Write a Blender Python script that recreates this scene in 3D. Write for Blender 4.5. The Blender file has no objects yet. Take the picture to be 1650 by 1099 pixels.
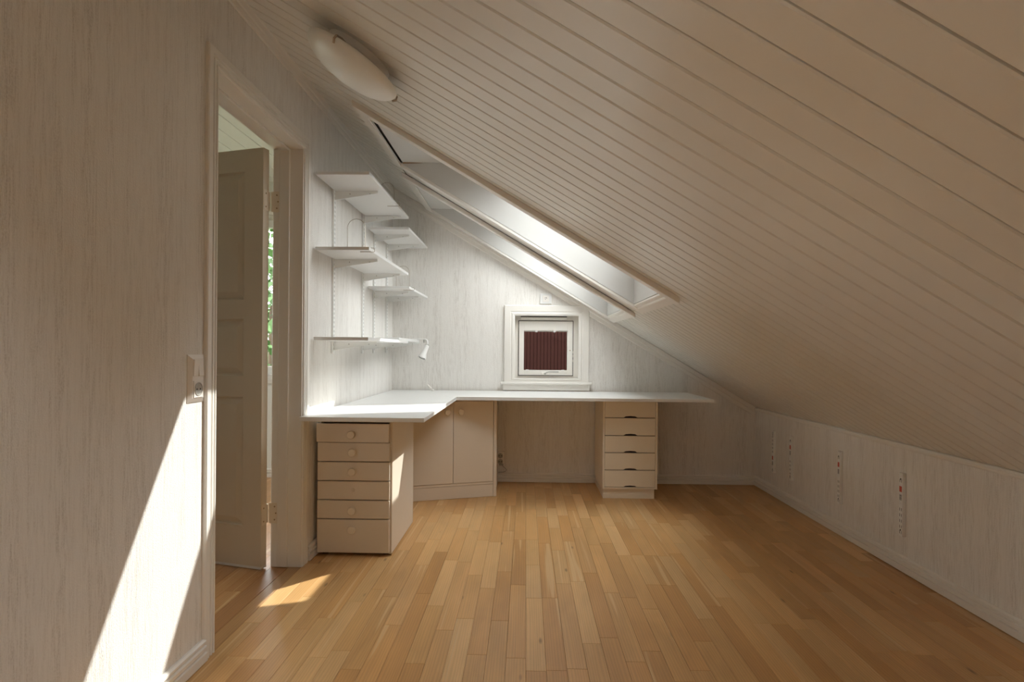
import bpy, bmesh, math, random
from mathutils import Vector, Matrix

# ------------------------------------------------------------------ camera, sky, sun, exposure
scene = bpy.context.scene
COL = scene.collection
random.seed(7)

cam_data = bpy.data.cameras.new('camera')
cam_data.lens = 20.0
cam_data.sensor_width = 36.0
cam_data.shift_y = 0.0100
cam_data.clip_start = 0.02
cam_data.clip_end = 200
camera = bpy.data.objects.new('camera', cam_data)
COL.objects.link(camera)
CAM_H = 1.065
camera.matrix_world = (Matrix.Translation((0, 0, CAM_H)) @ Matrix.Rotation(math.radians(1.40), 4, 'Z')
                       @ Matrix.Rotation(math.pi / 2, 4, 'X') @ Matrix.Rotation(math.radians(0.43), 4, 'Z'))
scene.camera = camera

world = bpy.data.worlds.new('daylight')
scene.world = world
world.use_nodes = True
wn = world.node_tree
wn.nodes['Background'].inputs['Color'].default_value = (0.98, 0.98, 1.0, 1)
wn.nodes['Background'].inputs['Strength'].default_value = 6.6

SUN = Vector((0.86, 0.92, 1.0)).normalized()          # towards the sun
sun_data = bpy.data.lights.new('sun', 'SUN')
sun_data.energy = 5.2
sun_data.angle = math.radians(0.5)
sun_data.color = (1.0, 0.96, 0.91)
sun = bpy.data.objects.new('sun', sun_data)
COL.objects.link(sun)
sun.rotation_euler = SUN.to_track_quat('Z', 'Y').to_euler()
sun.location = (6, 6, 8)

vs = scene.view_settings
vs.view_transform = 'Standard'
vs.look = 'None'
vs.exposure = 0.68
vs.gamma = 1.0
vs.use_curve_mapping = False
try:
    scene.cycles.use_denoising = True
    scene.cycles.diffuse_bounces = 8
    scene.cycles.max_bounces = 16
    scene.cycles.transparent_max_bounces = 16
    scene.cycles.sample_clamp_indirect = 6.0
    scene.cycles.caustics_reflective = False
    scene.cycles.caustics_refractive = False
except Exception:
    pass

# ------------------------------------------------------------------ room numbers (metres)
XL, XR, YB, YF = -1.097, 1.862, 4.640, -2.35      # wall faces: left, right, end, behind the camera
T, Z0 = 0.60, 1.742                               # sloped ceiling z = Z0 - T x
CN = math.sqrt(1 + T * T)                         # slope length per metre of x
def zc(x, off=0.0):                               # ceiling height, off = distance along the normal (up = +)
    return Z0 - T * x + off * CN
ROOF = 0.32                                       # depth of the roof build-up
S1 = (2.70, 3.43); S2 = (3.77, 4.55)              # skylight openings along the room
S0 = (-1.05, 0.02); S9 = (-2.20, -1.37)          # two unseen ones added behind the camera for fill light
SX0, SX1 = -0.765, 0.645                          # uphill and downhill ends of the skylights

# ------------------------------------------------------------------ helpers
def nodes_of(m):
    m.use_nodes = True
    nt = m.node_tree
    return nt, nt.nodes, nt.links, nt.nodes['Principled BSDF']

def rgb(r, g, b):
    f = lambda c: (c / 255 / 12.92) if c / 255 <= 0.04045 else ((c / 255 + 0.055) / 1.055) ** 2.4
    return (f(r), f(g), f(b), 1)

def paint(name, col, rough=0.45, bump=0.0, bscale=60.0, var=0.0, vscale=6.0, metal=0.0, spec=0.5):
    m = bpy.data.materials.new(name)
    nt, N, L, P = nodes_of(m)
    P.inputs['Roughness'].default_value = rough
    P.inputs['Metallic'].default_value = metal
    P.inputs['Specular IOR Level'].default_value = spec
    P.inputs['Base Color'].default_value = col
    tc = N.new('ShaderNodeTexCoord')
    if var:
        nz = N.new('ShaderNodeTexNoise'); nz.inputs['Scale'].default_value = vscale; nz.inputs['Detail'].default_value = 4
        L.new(tc.outputs['Object'], nz.inputs['Vector'])
        mx = N.new('ShaderNodeMix'); mx.data_type = 'RGBA'
        mx.inputs[6].default_value = col
        mx.inputs[7].default_value = tuple(c * (1 - var) for c in col[:3]) + (1,)
        L.new(nz.outputs['Fac'], mx.inputs[0])
        L.new(mx.outputs[2], P.inputs['Base Color'])
    if bump:
        nb = N.new('ShaderNodeTexNoise'); nb.inputs['Scale'].default_value = bscale; nb.inputs['Detail'].default_value = 3
        L.new(tc.outputs['Object'], nb.inputs['Vector'])
        bp = N.new('ShaderNodeBump'); bp.inputs['Strength'].default_value = bump; bp.inputs['Distance'].default_value = 0.002
        L.new(nb.outputs['Fac'], bp.inputs['Height']); L.new(bp.outputs['Normal'], P.inputs['Normal'])
    return m

def wallpaper_mat(name, light, dark):
    """embossed off-white wallpaper with vertical grey-beige streaks and sheet seams"""
    m = bpy.data.materials.new(name)
    nt, N, L, P = nodes_of(m)
    P.inputs['Roughness'].default_value = 0.7
    P.inputs['Specular IOR Level'].default_value = 0.25
    tc = N.new('ShaderNodeTexCoord')
    def noise(sc, detail, rough, sx, sy, sz, dist=0.0):
        mp = N.new('ShaderNodeMapping'); mp.inputs['Scale'].default_value = (sx, sy, sz)
        L.new(tc.outputs['Object'], mp.inputs['Vector'])
        n = N.new('ShaderNodeTexNoise'); n.inputs['Scale'].default_value = sc
        n.inputs['Detail'].default_value = detail; n.inputs['Roughness'].default_value = rough
        n.inputs['Distortion'].default_value = dist
        L.new(mp.outputs['Vector'], n.inputs['Vector'])
        return n
    def ramp(src, p0, p1):
        r = N.new('ShaderNodeMapRange'); r.inputs['From Min'].default_value = p0; r.inputs['From Max'].default_value = p1
        r.interpolation_type = 'SMOOTHSTEP'
        L.new(src, r.inputs['Value']); return r.outputs['Result']
    def math_(op, a, b):
        n = N.new('ShaderNodeMath'); n.operation = op
        for i, v in enumerate((a, b)):
            if isinstance(v, (int, float)): n.inputs[i].default_value = v
            else: L.new(v, n.inputs[i])
        return n.outputs[0]
    wide = ramp(noise(1.0, 4, 0.62, 21, 21, 0.9, 0.0).outputs['Fac'], 0.36, 0.66)
    fine = ramp(noise(1.0, 3, 0.65, 190, 190, 13, 0.0).outputs['Fac'], 0.38, 0.66)
    line = ramp(noise(1.0, 5, 0.6, 110, 110, 3.5, 0.0).outputs['Fac'], 0.60, 0.72)
    grit = noise(1.0, 2, 0.55, 290, 290, 200)
    gr = ramp(grit.outputs['Fac'], 0.35, 0.65)
    k = math_('MULTIPLY', wide, fine)
    k = math_('ADD', math_('MULTIPLY', k, 0.75), math_('MULTIPLY', math_('MULTIPLY', line, wide), 0.40))
    k = math_('ADD', k, math_('MULTIPLY', fine, 0.18))
    k = math_('MULTIPLY', k, math_('ADD', math_('MULTIPLY', gr, 0.9), 0.35))
    mx = N.new('ShaderNodeMix'); mx.data_type = 'RGBA'
    mx.inputs[6].default_value = light; mx.inputs[7].default_value = dark
    L.new(k, mx.inputs[0]); L.new(mx.outputs[2], P.inputs['Base Color'])
    bp = N.new('ShaderNodeBump'); bp.inputs['Strength'].default_value = 0.8; bp.inputs['Distance'].default_value = 0.003
    h = math_('SUBTRACT', math_('MULTIPLY', grit.outputs['Fac'], 0.8), math_('MULTIPLY', k, 0.35))
    L.new(h, bp.inputs['Height']); L.new(bp.outputs['Normal'], P.inputs['Normal'])
    return m

def oak_mat(name, tint=(1, 1, 1), rough=0.34):
    """oak strip: its own tone from the object colour, grain along the strip, a few knots"""
    m = bpy.data.materials.new(name)
    nt, N, L, P = nodes_of(m)
    P.inputs['Roughness'].default_value = rough
    P.inputs['Specular IOR Level'].default_value = 0.45
    tc = N.new('ShaderNodeTexCoord'); oi = N.new('ShaderNodeObjectInfo')
    sh = N.new('ShaderNodeVectorMath'); sh.operation = 'SCALE'
    sh.inputs[0].default_value = (13.7, 29.1, 7.3); L.new(oi.outputs['Random'], sh.inputs['Scale'])
    ad = N.new('ShaderNodeVectorMath'); ad.operation = 'ADD'
    L.new(tc.outputs['Object'], ad.inputs[0]); L.new(sh.outputs[0], ad.inputs[1])
    def noise(sx, sy, sz, detail, dist, rough_=0.55):
        mp = N.new('ShaderNodeMapping'); mp.inputs['Scale'].default_value = (sx, sy, sz)
        L.new(ad.outputs[0], mp.inputs['Vector'])
        n = N.new('ShaderNodeTexNoise'); n.inputs['Scale'].default_value = 1.0; n.inputs['Detail'].default_value = detail
        n.inputs['Distortion'].default_value = dist; n.inputs['Roughness'].default_value = rough_
        L.new(mp.outputs['Vector'], n.inputs['Vector']); return n.outputs['Fac']
    mpw = N.new('ShaderNodeMapping'); mpw.inputs['Scale'].default_value = (34, 1.6, 1)
    L.new(ad.outputs[0], mpw.inputs['Vector'])
    wv = N.new('ShaderNodeTexWave'); wv.wave_type = 'BANDS'; wv.bands_direction = 'X'
    wv.inputs['Scale'].default_value = 0.9; wv.inputs['Distortion'].default_value = 9.0
    wv.inputs['Detail'].default_value = 3.0; wv.inputs['Detail Scale'].default_value = 0.7
    L.new(mpw.outputs['Vector'], wv.inputs['Vector'])
    fibre = noise(260, 7, 1, 4, 0.2)
    cloud = noise(9, 2.2, 1, 3, 0.5)
    def mr(src, a, b, c, d):
        r = N.new('ShaderNodeMapRange'); r.inputs['From Min'].default_value = a; r.inputs['From Max'].default_value = b
        r.inputs['To Min'].default_value = c; r.inputs['To Max'].default_value = d
        L.new(src, r.inputs['Value']); return r.outputs['Result']
    def mul(a, b):
        n = N.new('ShaderNodeMath'); n.operation = 'MULTIPLY'; L.new(a, n.inputs[0]); L.new(b, n.inputs[1]); return n.outputs[0]
    v = mul(mr(wv.outputs['Fac'], 0, 1, 0.93, 1.05), mr(fibre, 0.3, 0.7, 0.95, 1.04))
    v = mul(v, mr(cloud, 0.3, 0.7, 0.90, 1.10))
    vor = N.new('ShaderNodeTexVoronoi'); vor.inputs['Scale'].default_value = 1.0
    mpv = N.new('ShaderNodeMapping'); mpv.inputs['Scale'].default_value = (9, 2.6, 1)
    L.new(ad.outputs[0], mpv.inputs['Vector']); L.new(mpv.outputs['Vector'], vor.inputs['Vector'])
    v = mul(v, mr(vor.outputs['Distance'], 0.02, 0.075, 0.45, 1.0))
    cm = N.new('ShaderNodeVectorMath'); cm.operation = 'SCALE'
    tn = N.new('ShaderNodeVectorMath'); tn.operation = 'MULTIPLY'
    L.new(oi.outputs['Color'], tn.inputs[0]); tn.inputs[1].default_value = tint
    L.new(tn.outputs[0], cm.inputs[0]); L.new(v, cm.inputs['Scale'])
    sap = noise(30, 0.7, 1, 1, 0.3)
    smx = N.new('ShaderNodeMix'); smx.data_type = 'RGBA'
    L.new(mr(sap, 0.66, 0.70, 0.0, 0.55), smx.inputs[0])
    L.new(cm.outputs[0], smx.inputs[6]); smx.inputs[7].default_value = (0.72, 0.52, 0.28, 1)
    L.new(smx.outputs[2], P.inputs['Base Color'])
    L.new(mr(fibre, 0.3, 0.7, rough - 0.04, rough + 0.08), P.inputs['Roughness'])
    bp = N.new('ShaderNodeBump'); bp.inputs['Strength'].default_value = 0.12; bp.inputs['Distance'].default_value = 0.001
    L.new(fibre, bp.inputs['Height']); L.new(bp.outputs['Normal'], P.inputs['Normal'])
    return m

def glass_mat():
    m = bpy.data.materials.new('window_glass')
    m.use_nodes = True
    nt = m.node_tree; N = nt.nodes; L = nt.links
    N.clear()
    out = N.new('ShaderNodeOutputMaterial'); mix = N.new('ShaderNodeMixShader')
    tr = N.new('ShaderNodeBsdfTransparent'); tr.inputs['Color'].default_value = (0.96, 0.98, 0.97, 1)
    gl = N.new('ShaderNodeBsdfGlossy'); gl.inputs['Roughness'].default_value = 0.02
    fr = N.new('ShaderNodeFresnel'); fr.inputs['IOR'].default_value = 1.2
    L.new(fr.outputs[0], mix.inputs[0]); L.new(tr.outputs[0], mix.inputs[1]); L.new(gl.outputs[0], mix.inputs[2])
    L.new(mix.outputs[0], out.inputs['Surface'])
    return m

M = {}
M['paper'] = wallpaper_mat('wallpaper', (0.81, 0.79, 0.758, 1), (0.63, 0.60, 0.56, 1))
M['plain'] = paint('plain_wall', (0.78, 0.79, 0.74, 1), 0.7)
M['ceil'] = paint('ceiling_paint', (0.745, 0.735, 0.69, 1), 0.28, 0.12, 25, 0.06, 3)
M['trim'] = paint('trim_paint', (0.80, 0.775, 0.73, 1), 0.35, 0.08, 40)
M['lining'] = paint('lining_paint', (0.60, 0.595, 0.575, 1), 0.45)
M['white'] = paint('white_laminate', (0.77, 0.77, 0.76, 1), 0.30, 0.04, 90)
M['cream'] = paint('cream_paint', (0.76, 0.68, 0.575, 1), 0.38, 0.10, 30, 0.05, 5)
M['creamlight'] = paint('light_cream_paint', (0.80, 0.725, 0.60, 1), 0.38, 0.08, 30, 0.04, 5)
M['door'] = paint('door_paint', (0.70, 0.62, 0.50, 1), 0.35, 0.06, 60)
M['knob'] = paint('knob_paint', (0.80, 0.72, 0.60, 1), 0.35)
M['dark'] = paint('dark_gap', (0.03, 0.022, 0.018, 1), 0.9)
M['rawwood'] = paint('raw_wood', (0.30, 0.14, 0.05, 1), 0.7, 0.3, 80, 0.3, 20)
M['metal'] = paint('wire_metal', (0.50, 0.44, 0.37, 1), 0.35, metal=0.7)
M['whitemetal'] = paint('white_metal', (0.82, 0.82, 0.80, 1), 0.35)
M['plastic'] = paint('white_plastic', (0.83, 0.80, 0.76, 1), 0.3)
M['greyplastic'] = paint('grey_plastic', (0.42, 0.41, 0.38, 1), 0.4)
M['opal'] = paint('opal_glass', (0.78, 0.80, 0.79, 1), 0.4)
M['brass'] = paint('brass', (0.45, 0.33, 0.2, 1), 0.35, metal=0.8)
M['chrome'] = paint('lamp_chrome', (0.5, 0.5, 0.5, 1), 0.25, metal=0.9)
M['redprint'] = paint('red_print', (0.55, 0.09, 0.06, 1), 0.6)
M['blackprint'] = paint('black_print', (0.04, 0.035, 0.03, 1), 0.6)
M['oak'] = oak_mat('oak_strip')
M['halloak'] = oak_mat('hall_oak', rough=0.3)
M['glass'] = glass_mat()
M['redboard'] = paint('red_stained_board', (0.021, 0.0075, 0.0062, 1), 0.85, 0.4, 30, 0.45, 9, spec=0.03)
M['rear_dimmer'] = paint('rear_dimmer_brown', (0.22, 0.13, 0.07, 1), 0.6, 0.2, 20, 0.3, 6)  # invented brown that keeps the unseen rear wall from bouncing light
M['groove_shade'] = paint('groove_shade_brown', (0.22, 0.175, 0.13, 1), 0.8, 0.2, 30)  # brown seen between ceiling boards, colours in the shade of the grooves
M['roofing'] = paint('dark_roofing', (0.06, 0.055, 0.05, 1), 0.9)
M['grass'] = paint('grass_ground', (0.22, 0.24, 0.16, 1), 0.9, 0, 60, 0.4, 0.8)
M['leaf'] = paint('leaf_green', (0.07, 0.15, 0.035, 1), 0.6, 0, 60, 0.4, 3)
M['bark'] = paint('bark', (0.10, 0.07, 0.045, 1), 0.9, 0.4, 20)

def wloc(o):
    v = Vector((0, 0, 0))
    while o is not None:
        v += o.location; o = o.parent
    return v

def tag(o, label=None, cat=None, group=None, kind=None):
    if label: o['label'] = label
    if cat: o['category'] = cat
    if group: o['group'] = group
    if kind: o['kind'] = kind
    return o

def empty(name, loc, rz=0.0, label=None, cat=None, group=None, kind=None):
    e = bpy.data.objects.new(name, None)
    e.empty_display_size = 0.05
    COL.objects.link(e)
    e.location = loc; e.rotation_euler = (0, 0, rz)
    return tag(e, label, cat, group, kind)

class MB:
    """collects shapes; build() links them as ONE mesh object"""
    def __init__(self):
        self.bm = bmesh.new()
    def _bevel(self, verts, w, seg=1):
        if w <= 0: return
        es = list({e for v in verts for e in v.link_edges})
        bmesh.ops.bevel(self.bm, geom=es, offset=w, segments=seg, affect='EDGES', profile=0.7)
    def box(self, x0, x1, y0, y1, z0, z1, bev=0.0, seg=1):
        b = self.bm
        vs_ = [b.verts.new(p) for p in ((x0, y0, z0), (x1, y0, z0), (x1, y1, z0), (x0, y1, z0),
                                        (x0, y0, z1), (x1, y0, z1), (x1, y1, z1), (x0, y1, z1))]
        for f in ((0, 3, 2, 1), (4, 5, 6, 7), (0, 1, 5, 4), (1, 2, 6, 5), (2, 3, 7, 6), (3, 0, 4, 7)):
            b.faces.new([vs_[i] for i in f])
        self._bevel(vs_, bev, seg)
        return self
    def rings(self, rings, caps=True, closed=False):
        b = self.bm
        R = [[b.verts.new(p) for p in r] for r in rings]
        n = len(R[0])
        seq = list(range(len(R)))
        pairs = list(zip(seq[:-1], seq[1:])) + ([(seq[-1], 0)] if closed else [])
        for i, j in pairs:
            for k in range(n):
                b.faces.new((R[i][k], R[i][(k + 1) % n], R[j][(k + 1) % n], R[j][k]))
        if caps and not closed:
            b.faces.new(list(reversed(R[0]))); b.faces.new(R[-1])
        return [v for r in R for v in r]
    def prism(self, pts, vec, bev=0.0):
        vec = Vector(vec)
        v = self.rings([[Vector(p) for p in pts], [Vector(p) + vec for p in pts]])
        self._bevel(v, bev)
        return self
    def cyl(self, p0, p1, r0, r1=None, n=20, caps=True, bev=0.0):
        p0, p1 = Vector(p0), Vector(p1)
        r1 = r0 if r1 is None else r1
        d = (p1 - p0).normalized()
        u = d.orthogonal().normalized(); w = d.cross(u)
        ring = lambda c, r: [c + (u * math.cos(2 * math.pi * i / n) + w * math.sin(2 * math.pi * i / n)) * r for i in range(n)]
        self.rings([ring(p0, r0), ring(p1, r1)], caps)
        return self
    def lathe(self, origin, axis, prof, n=28, caps=True):
        """prof: (radius, distance along axis)"""
        o = Vector(origin); d = Vector(axis).normalized()
        u = d.orthogonal().normalized(); w = d.cross(u)
        self.rings([[o + d * h + (u * math.cos(2 * math.pi * i / n) + w * math.sin(2 * math.pi * i / n)) * max(r, 1e-5)
                     for i in range(n)] for r, h in prof], caps)
        return self
    def tube(self, pts, r, n=8):
        pts = [Vector(p) for p in pts]
        rs = []
        prev = None
        for i, p in enumerate(pts):
            d = (pts[min(i + 1, len(pts) - 1)] - pts[max(i - 1, 0)]).normalized()
            u = d.orthogonal().normalized() if prev is None else (prev - d * prev.dot(d)).normalized()
            prev = u
            w = d.cross(u)
            rs.append([p + (u * math.cos(2 * math.pi * k / n) + w * math.sin(2 * math.pi * k / n)) * r for k in range(n)])
        self.rings(rs)
        return self
    def build(self, name, mat, parent=None, local=False, smooth=0.0, origin=None):
        bm = self.bm
        bmesh.ops.recalc_face_normals(bm, faces=bm.faces[:])
        off = Vector((0, 0, 0))
        if parent is not None and not local: off = wloc(parent)
        if origin is not None: off = off + (Vector(origin) - off)
        for v in bm.verts: v.co -= off
        me = bpy.data.meshes.new(name); bm.to_mesh(me); bm.free()
        if smooth:
            for p in me.polygons: p.use_smooth = True
            me.set_sharp_from_angle(angle=math.radians(smooth))
        me.materials.append(M[mat] if isinstance(mat, str) else mat)
        o = bpy.data.objects.new(name, me); COL.objects.link(o)
        if parent is not None:
            o.parent = parent
            if origin is not None: o.location = Vector(origin) - wloc(parent)
        elif origin is not None:
            o.location = origin
        return o

def struct(o, label=None, cat=None):
    return tag(o, label, cat, None, 'structure')

def copy_tree(o, parent=None, loc=None):
    c = o.copy(); COL.objects.link(c)
    if parent is not None: c.parent = parent
    if loc is not None: c.location = loc
    for ch in list(o.children):
        if ch is not c: copy_tree(ch, c)
    return c

def box_obj(name, mat, parent, *a, **k):
    return MB().box(*a, **k).build(name, mat, parent)

# moulding profiles: (across, proud)
def mould(w, d, lines=3):
    """flat moulding of width w, thickness d with a few run grooves"""
    pts = [(0, 0), (0, d * 0.78), (w * 0.04, d)]
    n = lines
    for i in range(n):
        c = w * (0.16 + 0.62 * (i + 0.5) / n) if n > 1 else w * 0.5
        g = w * 0.035
        pts += [(c - g, d), (c - g * 0.4, d - 0.0035), (c + g * 0.4, d - 0.0035), (c + g, d)]
    pts += [(w * 0.96, d), (w, d * 0.78), (w, 0)]
    return pts

def run(prof, stations):
    """stations: (base point, across vector, proud vector) -> rings"""
    return [[Vector(b) + Vector(a) * w + Vector(p) * d for w, d in prof] for b, a, p in stations]

def frame_pieces(prof, corners, across, proud, names, mat, parent, closed=True):
    """mitred frame: corners (3D), across[i] = outward diagonal at the corner"""
    n = len(corners)
    st = [(corners[i], across[i], proud) for i in range(n)]
    out = []
    for i in range(n if closed else n - 1):
        mb = MB(); mb.rings(run(prof, [st[i], st[(i + 1) % n]]))
        out.append(mb.build(names if isinstance(names, str) else names[i], mat, parent))
    return out

# ================================================================== THE SETTING
WT = 0.14                                            # thickness of the wall to the next room
XH = XL - WT                                         # face of that wall in the next room
DY0, DY1, DZ = 1.962, 2.775, 2.062                   # door hole

# ---- floor: oak strips on a dark underlay
PITCH = 0.0688
floor = struct(MB().box(XL - 0.02, XR + 0.05, YF - 0.05, YB + 0.05, -0.05, -0.010).build('floor', 'dark'),
               'oak strip parquet floor of the attic room', 'floor')
OAK = [(0.585, 0.340, 0.140), (0.610, 0.368, 0.158), (0.560, 0.315, 0.125), (0.640, 0.398, 0.182), (0.550, 0.305, 0.118),
       (0.600, 0.350, 0.148), (0.575, 0.332, 0.135), (0.620, 0.380, 0.168), (0.525, 0.285, 0.108), (0.590, 0.345, 0.142)]
plank_mesh = {}
def plank(length):
    key = round(length, 2)
    if key not in plank_mesh:
        mb = MB(); mb.box(-PITCH / 2 + 0.0003, PITCH / 2 - 0.0003, 0.0003, length - 0.0003, -0.012, 0, 0.0008)
        o = mb.build('plank_source', 'oak'); plank_mesh[key] = o.data
        bpy.data.objects.remove(o)
    return plank_mesh[key]
far_strips = MB()
x = XL + PITCH / 2 + 0.004
col_i = 0
n_planks = 0
while x < XR - 0.01:
    y = 1.62 - random.random() * 0.4
    if col_i % 3 == 0:
        col_base = random.random()
    first = y
    while y < YB - 0.012:
        ln = random.choice((0.38, 0.44, 0.50, 0.56, 0.62, 0.70, 0.52))
        if YB - (y + ln) < 0.12: ln = max(0.02, round(YB - y + 0.004, 2))
        o = bpy.data.objects.new('plank', plank(ln)); COL.objects.link(o)
        o.parent = floor; o.location = (x, y, 0)
        c = random.choice(OAK); k = random.uniform(0.93, 1.07)
        o.color = (c[0] * k, c[1] * k, c[2] * k, 1)
        n_planks += 1
        y += ln
    far_strips.box(x - PITCH / 2 + 0.0003, x + PITCH / 2 - 0.0003, YF, first - 0.0006, -0.012, 0)
    x += PITCH; col_i += 1
fs = far_strips.build('plank_strips', 'oak', floor)
fs['kind'] = 'stuff'; fs.color = (0.52, 0.295, 0.122, 1)

# ---- walls
def wall_yz(name, x0, x1, polys, mat, label):
    mb = MB()
    for poly in polys: mb.prism([(x0, y, z) for y, z in poly], (x1 - x0, 0, 0))
    return struct(mb.build(name, mat), label, 'wall')
def wall_xz(name, y0, y1, polys, mat, label):
    mb = MB()
    for poly in polys: mb.prism([(x_, y0, z) for x_, z in poly], (0, y1 - y0, 0))
    return struct(mb.build(name, mat), label, 'wall')

ZT = zc(XL) + 0.25
wall_yz('wall_left', XH, XL, [[(YF, -0.05), (DY0, -0.05), (DY0, ZT), (YF, ZT)],
                              [(DY1, -0.05), (YB + 0.2, -0.05), (YB + 0.2, ZT), (DY1, ZT)],
                              [(DY0, DZ), (DY1, DZ), (DY1, ZT), (DY0, ZT)]], 'paper',
        'streaked off-white wallpapered wall with the doorway')
wall_yz('wall_right', XR, XR + 0.2, [[(YF - .2, -0.05), (YB + 0.2, -0.05), (YB + 0.2, 0.85), (YF - .2, 0.85)]], 'paper',
        'low streaked wallpapered knee wall under the sloped ceiling')
WX0, WX1, WZ0, WZ1 = -0.108, 0.440, 0.825, 1.372    # hole of the little gable window
def under(x_, extra=0.05): return zc(x_, extra)
xa, xb = XL - 0.005, XR + 0.1
wall_xz('wall_back', YB, YB + 0.2,
        [[(xa, -0.05), (WX0, -0.05), (WX0, under(WX0)), (xa, under(xa))],
         [(WX1, -0.05), (xb, -0.05), (xb, under(xb)), (WX1, under(WX1))],
         [(WX0, -0.05), (WX1, -0.05), (WX1, WZ0), (WX0, WZ0)],
         [(WX0, WZ1), (WX1, WZ1), (WX1, under(WX1)), (WX0, under(WX0))]], 'paper',
        'streaked wallpapered gable wall around the little window')
wall_xz('wall_front', YF - 0.2, YF, [[(xa - .2, -0.05), (xb, -0.05), (xb, under(xb)), (xa - .2, under(xa - .2))]], 'rear_dimmer',
        'unseen gable wall behind the viewer, brown added to dim its bounce light')

# ---- sloped ceiling: roof build-up (holes for the skylights) + painted tongue-and-groove boards
B0 = 0.0112
rx0, rx1 = XL - 0.06, XR + 0.25
def slab(x0, x1): return [(x0, zc(x0, B0)), (x1, zc(x1, B0)), (x1, zc(x1, ROOF)), (x0, zc(x0, ROOF))]
zh = zc(SX0)                                           # height of the level head lining
xh = (Z0 + ROOF * CN - zh) / T                         # where it meets the roof surface
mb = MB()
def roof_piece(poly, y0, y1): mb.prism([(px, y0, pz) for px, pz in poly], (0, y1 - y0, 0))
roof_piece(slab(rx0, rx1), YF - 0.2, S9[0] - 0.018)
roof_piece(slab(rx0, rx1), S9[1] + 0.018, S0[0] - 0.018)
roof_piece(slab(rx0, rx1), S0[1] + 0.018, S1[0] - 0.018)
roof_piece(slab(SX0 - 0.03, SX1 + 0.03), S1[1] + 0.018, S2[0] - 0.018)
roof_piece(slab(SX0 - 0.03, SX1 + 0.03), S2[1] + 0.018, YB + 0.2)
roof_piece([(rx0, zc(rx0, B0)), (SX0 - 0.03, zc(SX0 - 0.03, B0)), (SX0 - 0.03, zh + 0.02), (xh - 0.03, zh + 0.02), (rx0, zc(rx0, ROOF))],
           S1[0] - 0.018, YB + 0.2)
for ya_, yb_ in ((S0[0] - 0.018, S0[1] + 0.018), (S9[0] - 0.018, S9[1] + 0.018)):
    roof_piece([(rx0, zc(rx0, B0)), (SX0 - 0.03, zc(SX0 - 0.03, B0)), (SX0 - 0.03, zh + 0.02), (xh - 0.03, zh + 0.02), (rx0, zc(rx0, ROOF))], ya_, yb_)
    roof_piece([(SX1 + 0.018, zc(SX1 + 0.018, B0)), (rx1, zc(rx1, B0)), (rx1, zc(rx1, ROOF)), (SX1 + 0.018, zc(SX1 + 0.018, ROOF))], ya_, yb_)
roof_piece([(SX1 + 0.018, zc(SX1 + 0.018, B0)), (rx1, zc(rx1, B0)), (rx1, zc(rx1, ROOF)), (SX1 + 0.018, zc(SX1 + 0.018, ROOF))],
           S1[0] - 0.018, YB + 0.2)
ceiling = struct(mb.build('ceiling', 'groove_shade'), 'sloped ceiling of cream painted boards', 'ceiling')

BP = 0.0866
prof = [(0.0060, 0.0110), (0.0062, 0.0035), (0.0088, 0.0), (0.0838, 0.0), (0.0858, 0.0028), (0.0863, 0.0110)]
board_mesh = {}
def board(x0, x1, parent_y):
    key = (round(x0, 3), round(x1, 3))
    if key not in board_mesh:
        b_ = MB()
        b_.rings([[Vector((xx, py, zc(xx, pn))) for py, pn in prof] for xx in (x0, x1)])
        o_ = b_.build('board_source', 'ceil'); board_mesh[key] = o_.data
        bpy.data.objects.remove(o_)
    o_ = bpy.data.objects.new('ceiling_board', board_mesh[key]); COL.objects.link(o_)
    o_.parent = ceiling; o_.location = (0, parent_y, 0)
k0 = int(math.floor((YF - 0.768) / BP))
k = k0
while 0.768 + k * BP < YB - 0.01:
    gy = 0.768 + k * BP
    if gy > 2.66 or S0[0] - BP - 0.03 < gy < S0[1] + 0.03 or S9[0] - BP - 0.03 < gy < S9[1] + 0.03:
        board(SX1 + 0.045, XR - 0.003, gy); board(XL + 0.003, SX0 - 0.03, gy)
    else:
        board(XL + 0.003, XR - 0.003, gy)
    k += 1

# ---- mouldings between walls and ceiling
def sweep_struct(name, prof_, stations, label, mat='trim'):
    m_ = MB(); m_.rings(run(prof_, stations))
    return struct(m_.build(name, mat), label, 'moulding')
crown = [(0, 0), (0, 0.010), (0.012, 0.013), (0.020, 0.013), (0.026, 0.017), (0.044, 0.020), (0.050, 0.025), (0.062, 0.028), (0.070, 0.028), (0.082, 0.0)]
zl = 2.338
sweep_struct('trim_1', crown, [((XL, YF, zl), (0, 0, 1), (1, 0, 0)), ((XL, YB, zl), (0, 0, 1), (1, 0, 0))],
             'stepped cream moulding where the doorway wall meets the sloped ceiling')
quarter = [(0, 0), (0, 0.008), (0.006, 0.012), (0.016, 0.014), (0.024, 0.010), (0.028, 0.0)]
zr = zc(XR) - 0.026
sweep_struct('trim_2', quarter, [((XR, YF, zr), (0, 0, 1), (-1, 0, 0)), ((XR, YB, zr), (0, 0, 1), (-1, 0, 0))],
             'thin cream moulding along the top of the knee wall')
gab = [(0, 0), (0, 0.011), (0.006, 0.014), (0.030, 0.014), (0.036, 0.019), (0.058, 0.021), (0.066, 0.021), (0.070, 0.0)]
up = Vector((T, 0, 1)).normalized()
sb = lambda xx: (Vector((xx, YB, zc(xx))) - up * 0.068, up, (0, -1, 0))
sweep_struct('trim_3', gab, [sb(XL + 0.004), sb(XR - 0.012)], 'sloping cream moulding where the gable wall meets the ceiling')

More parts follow.
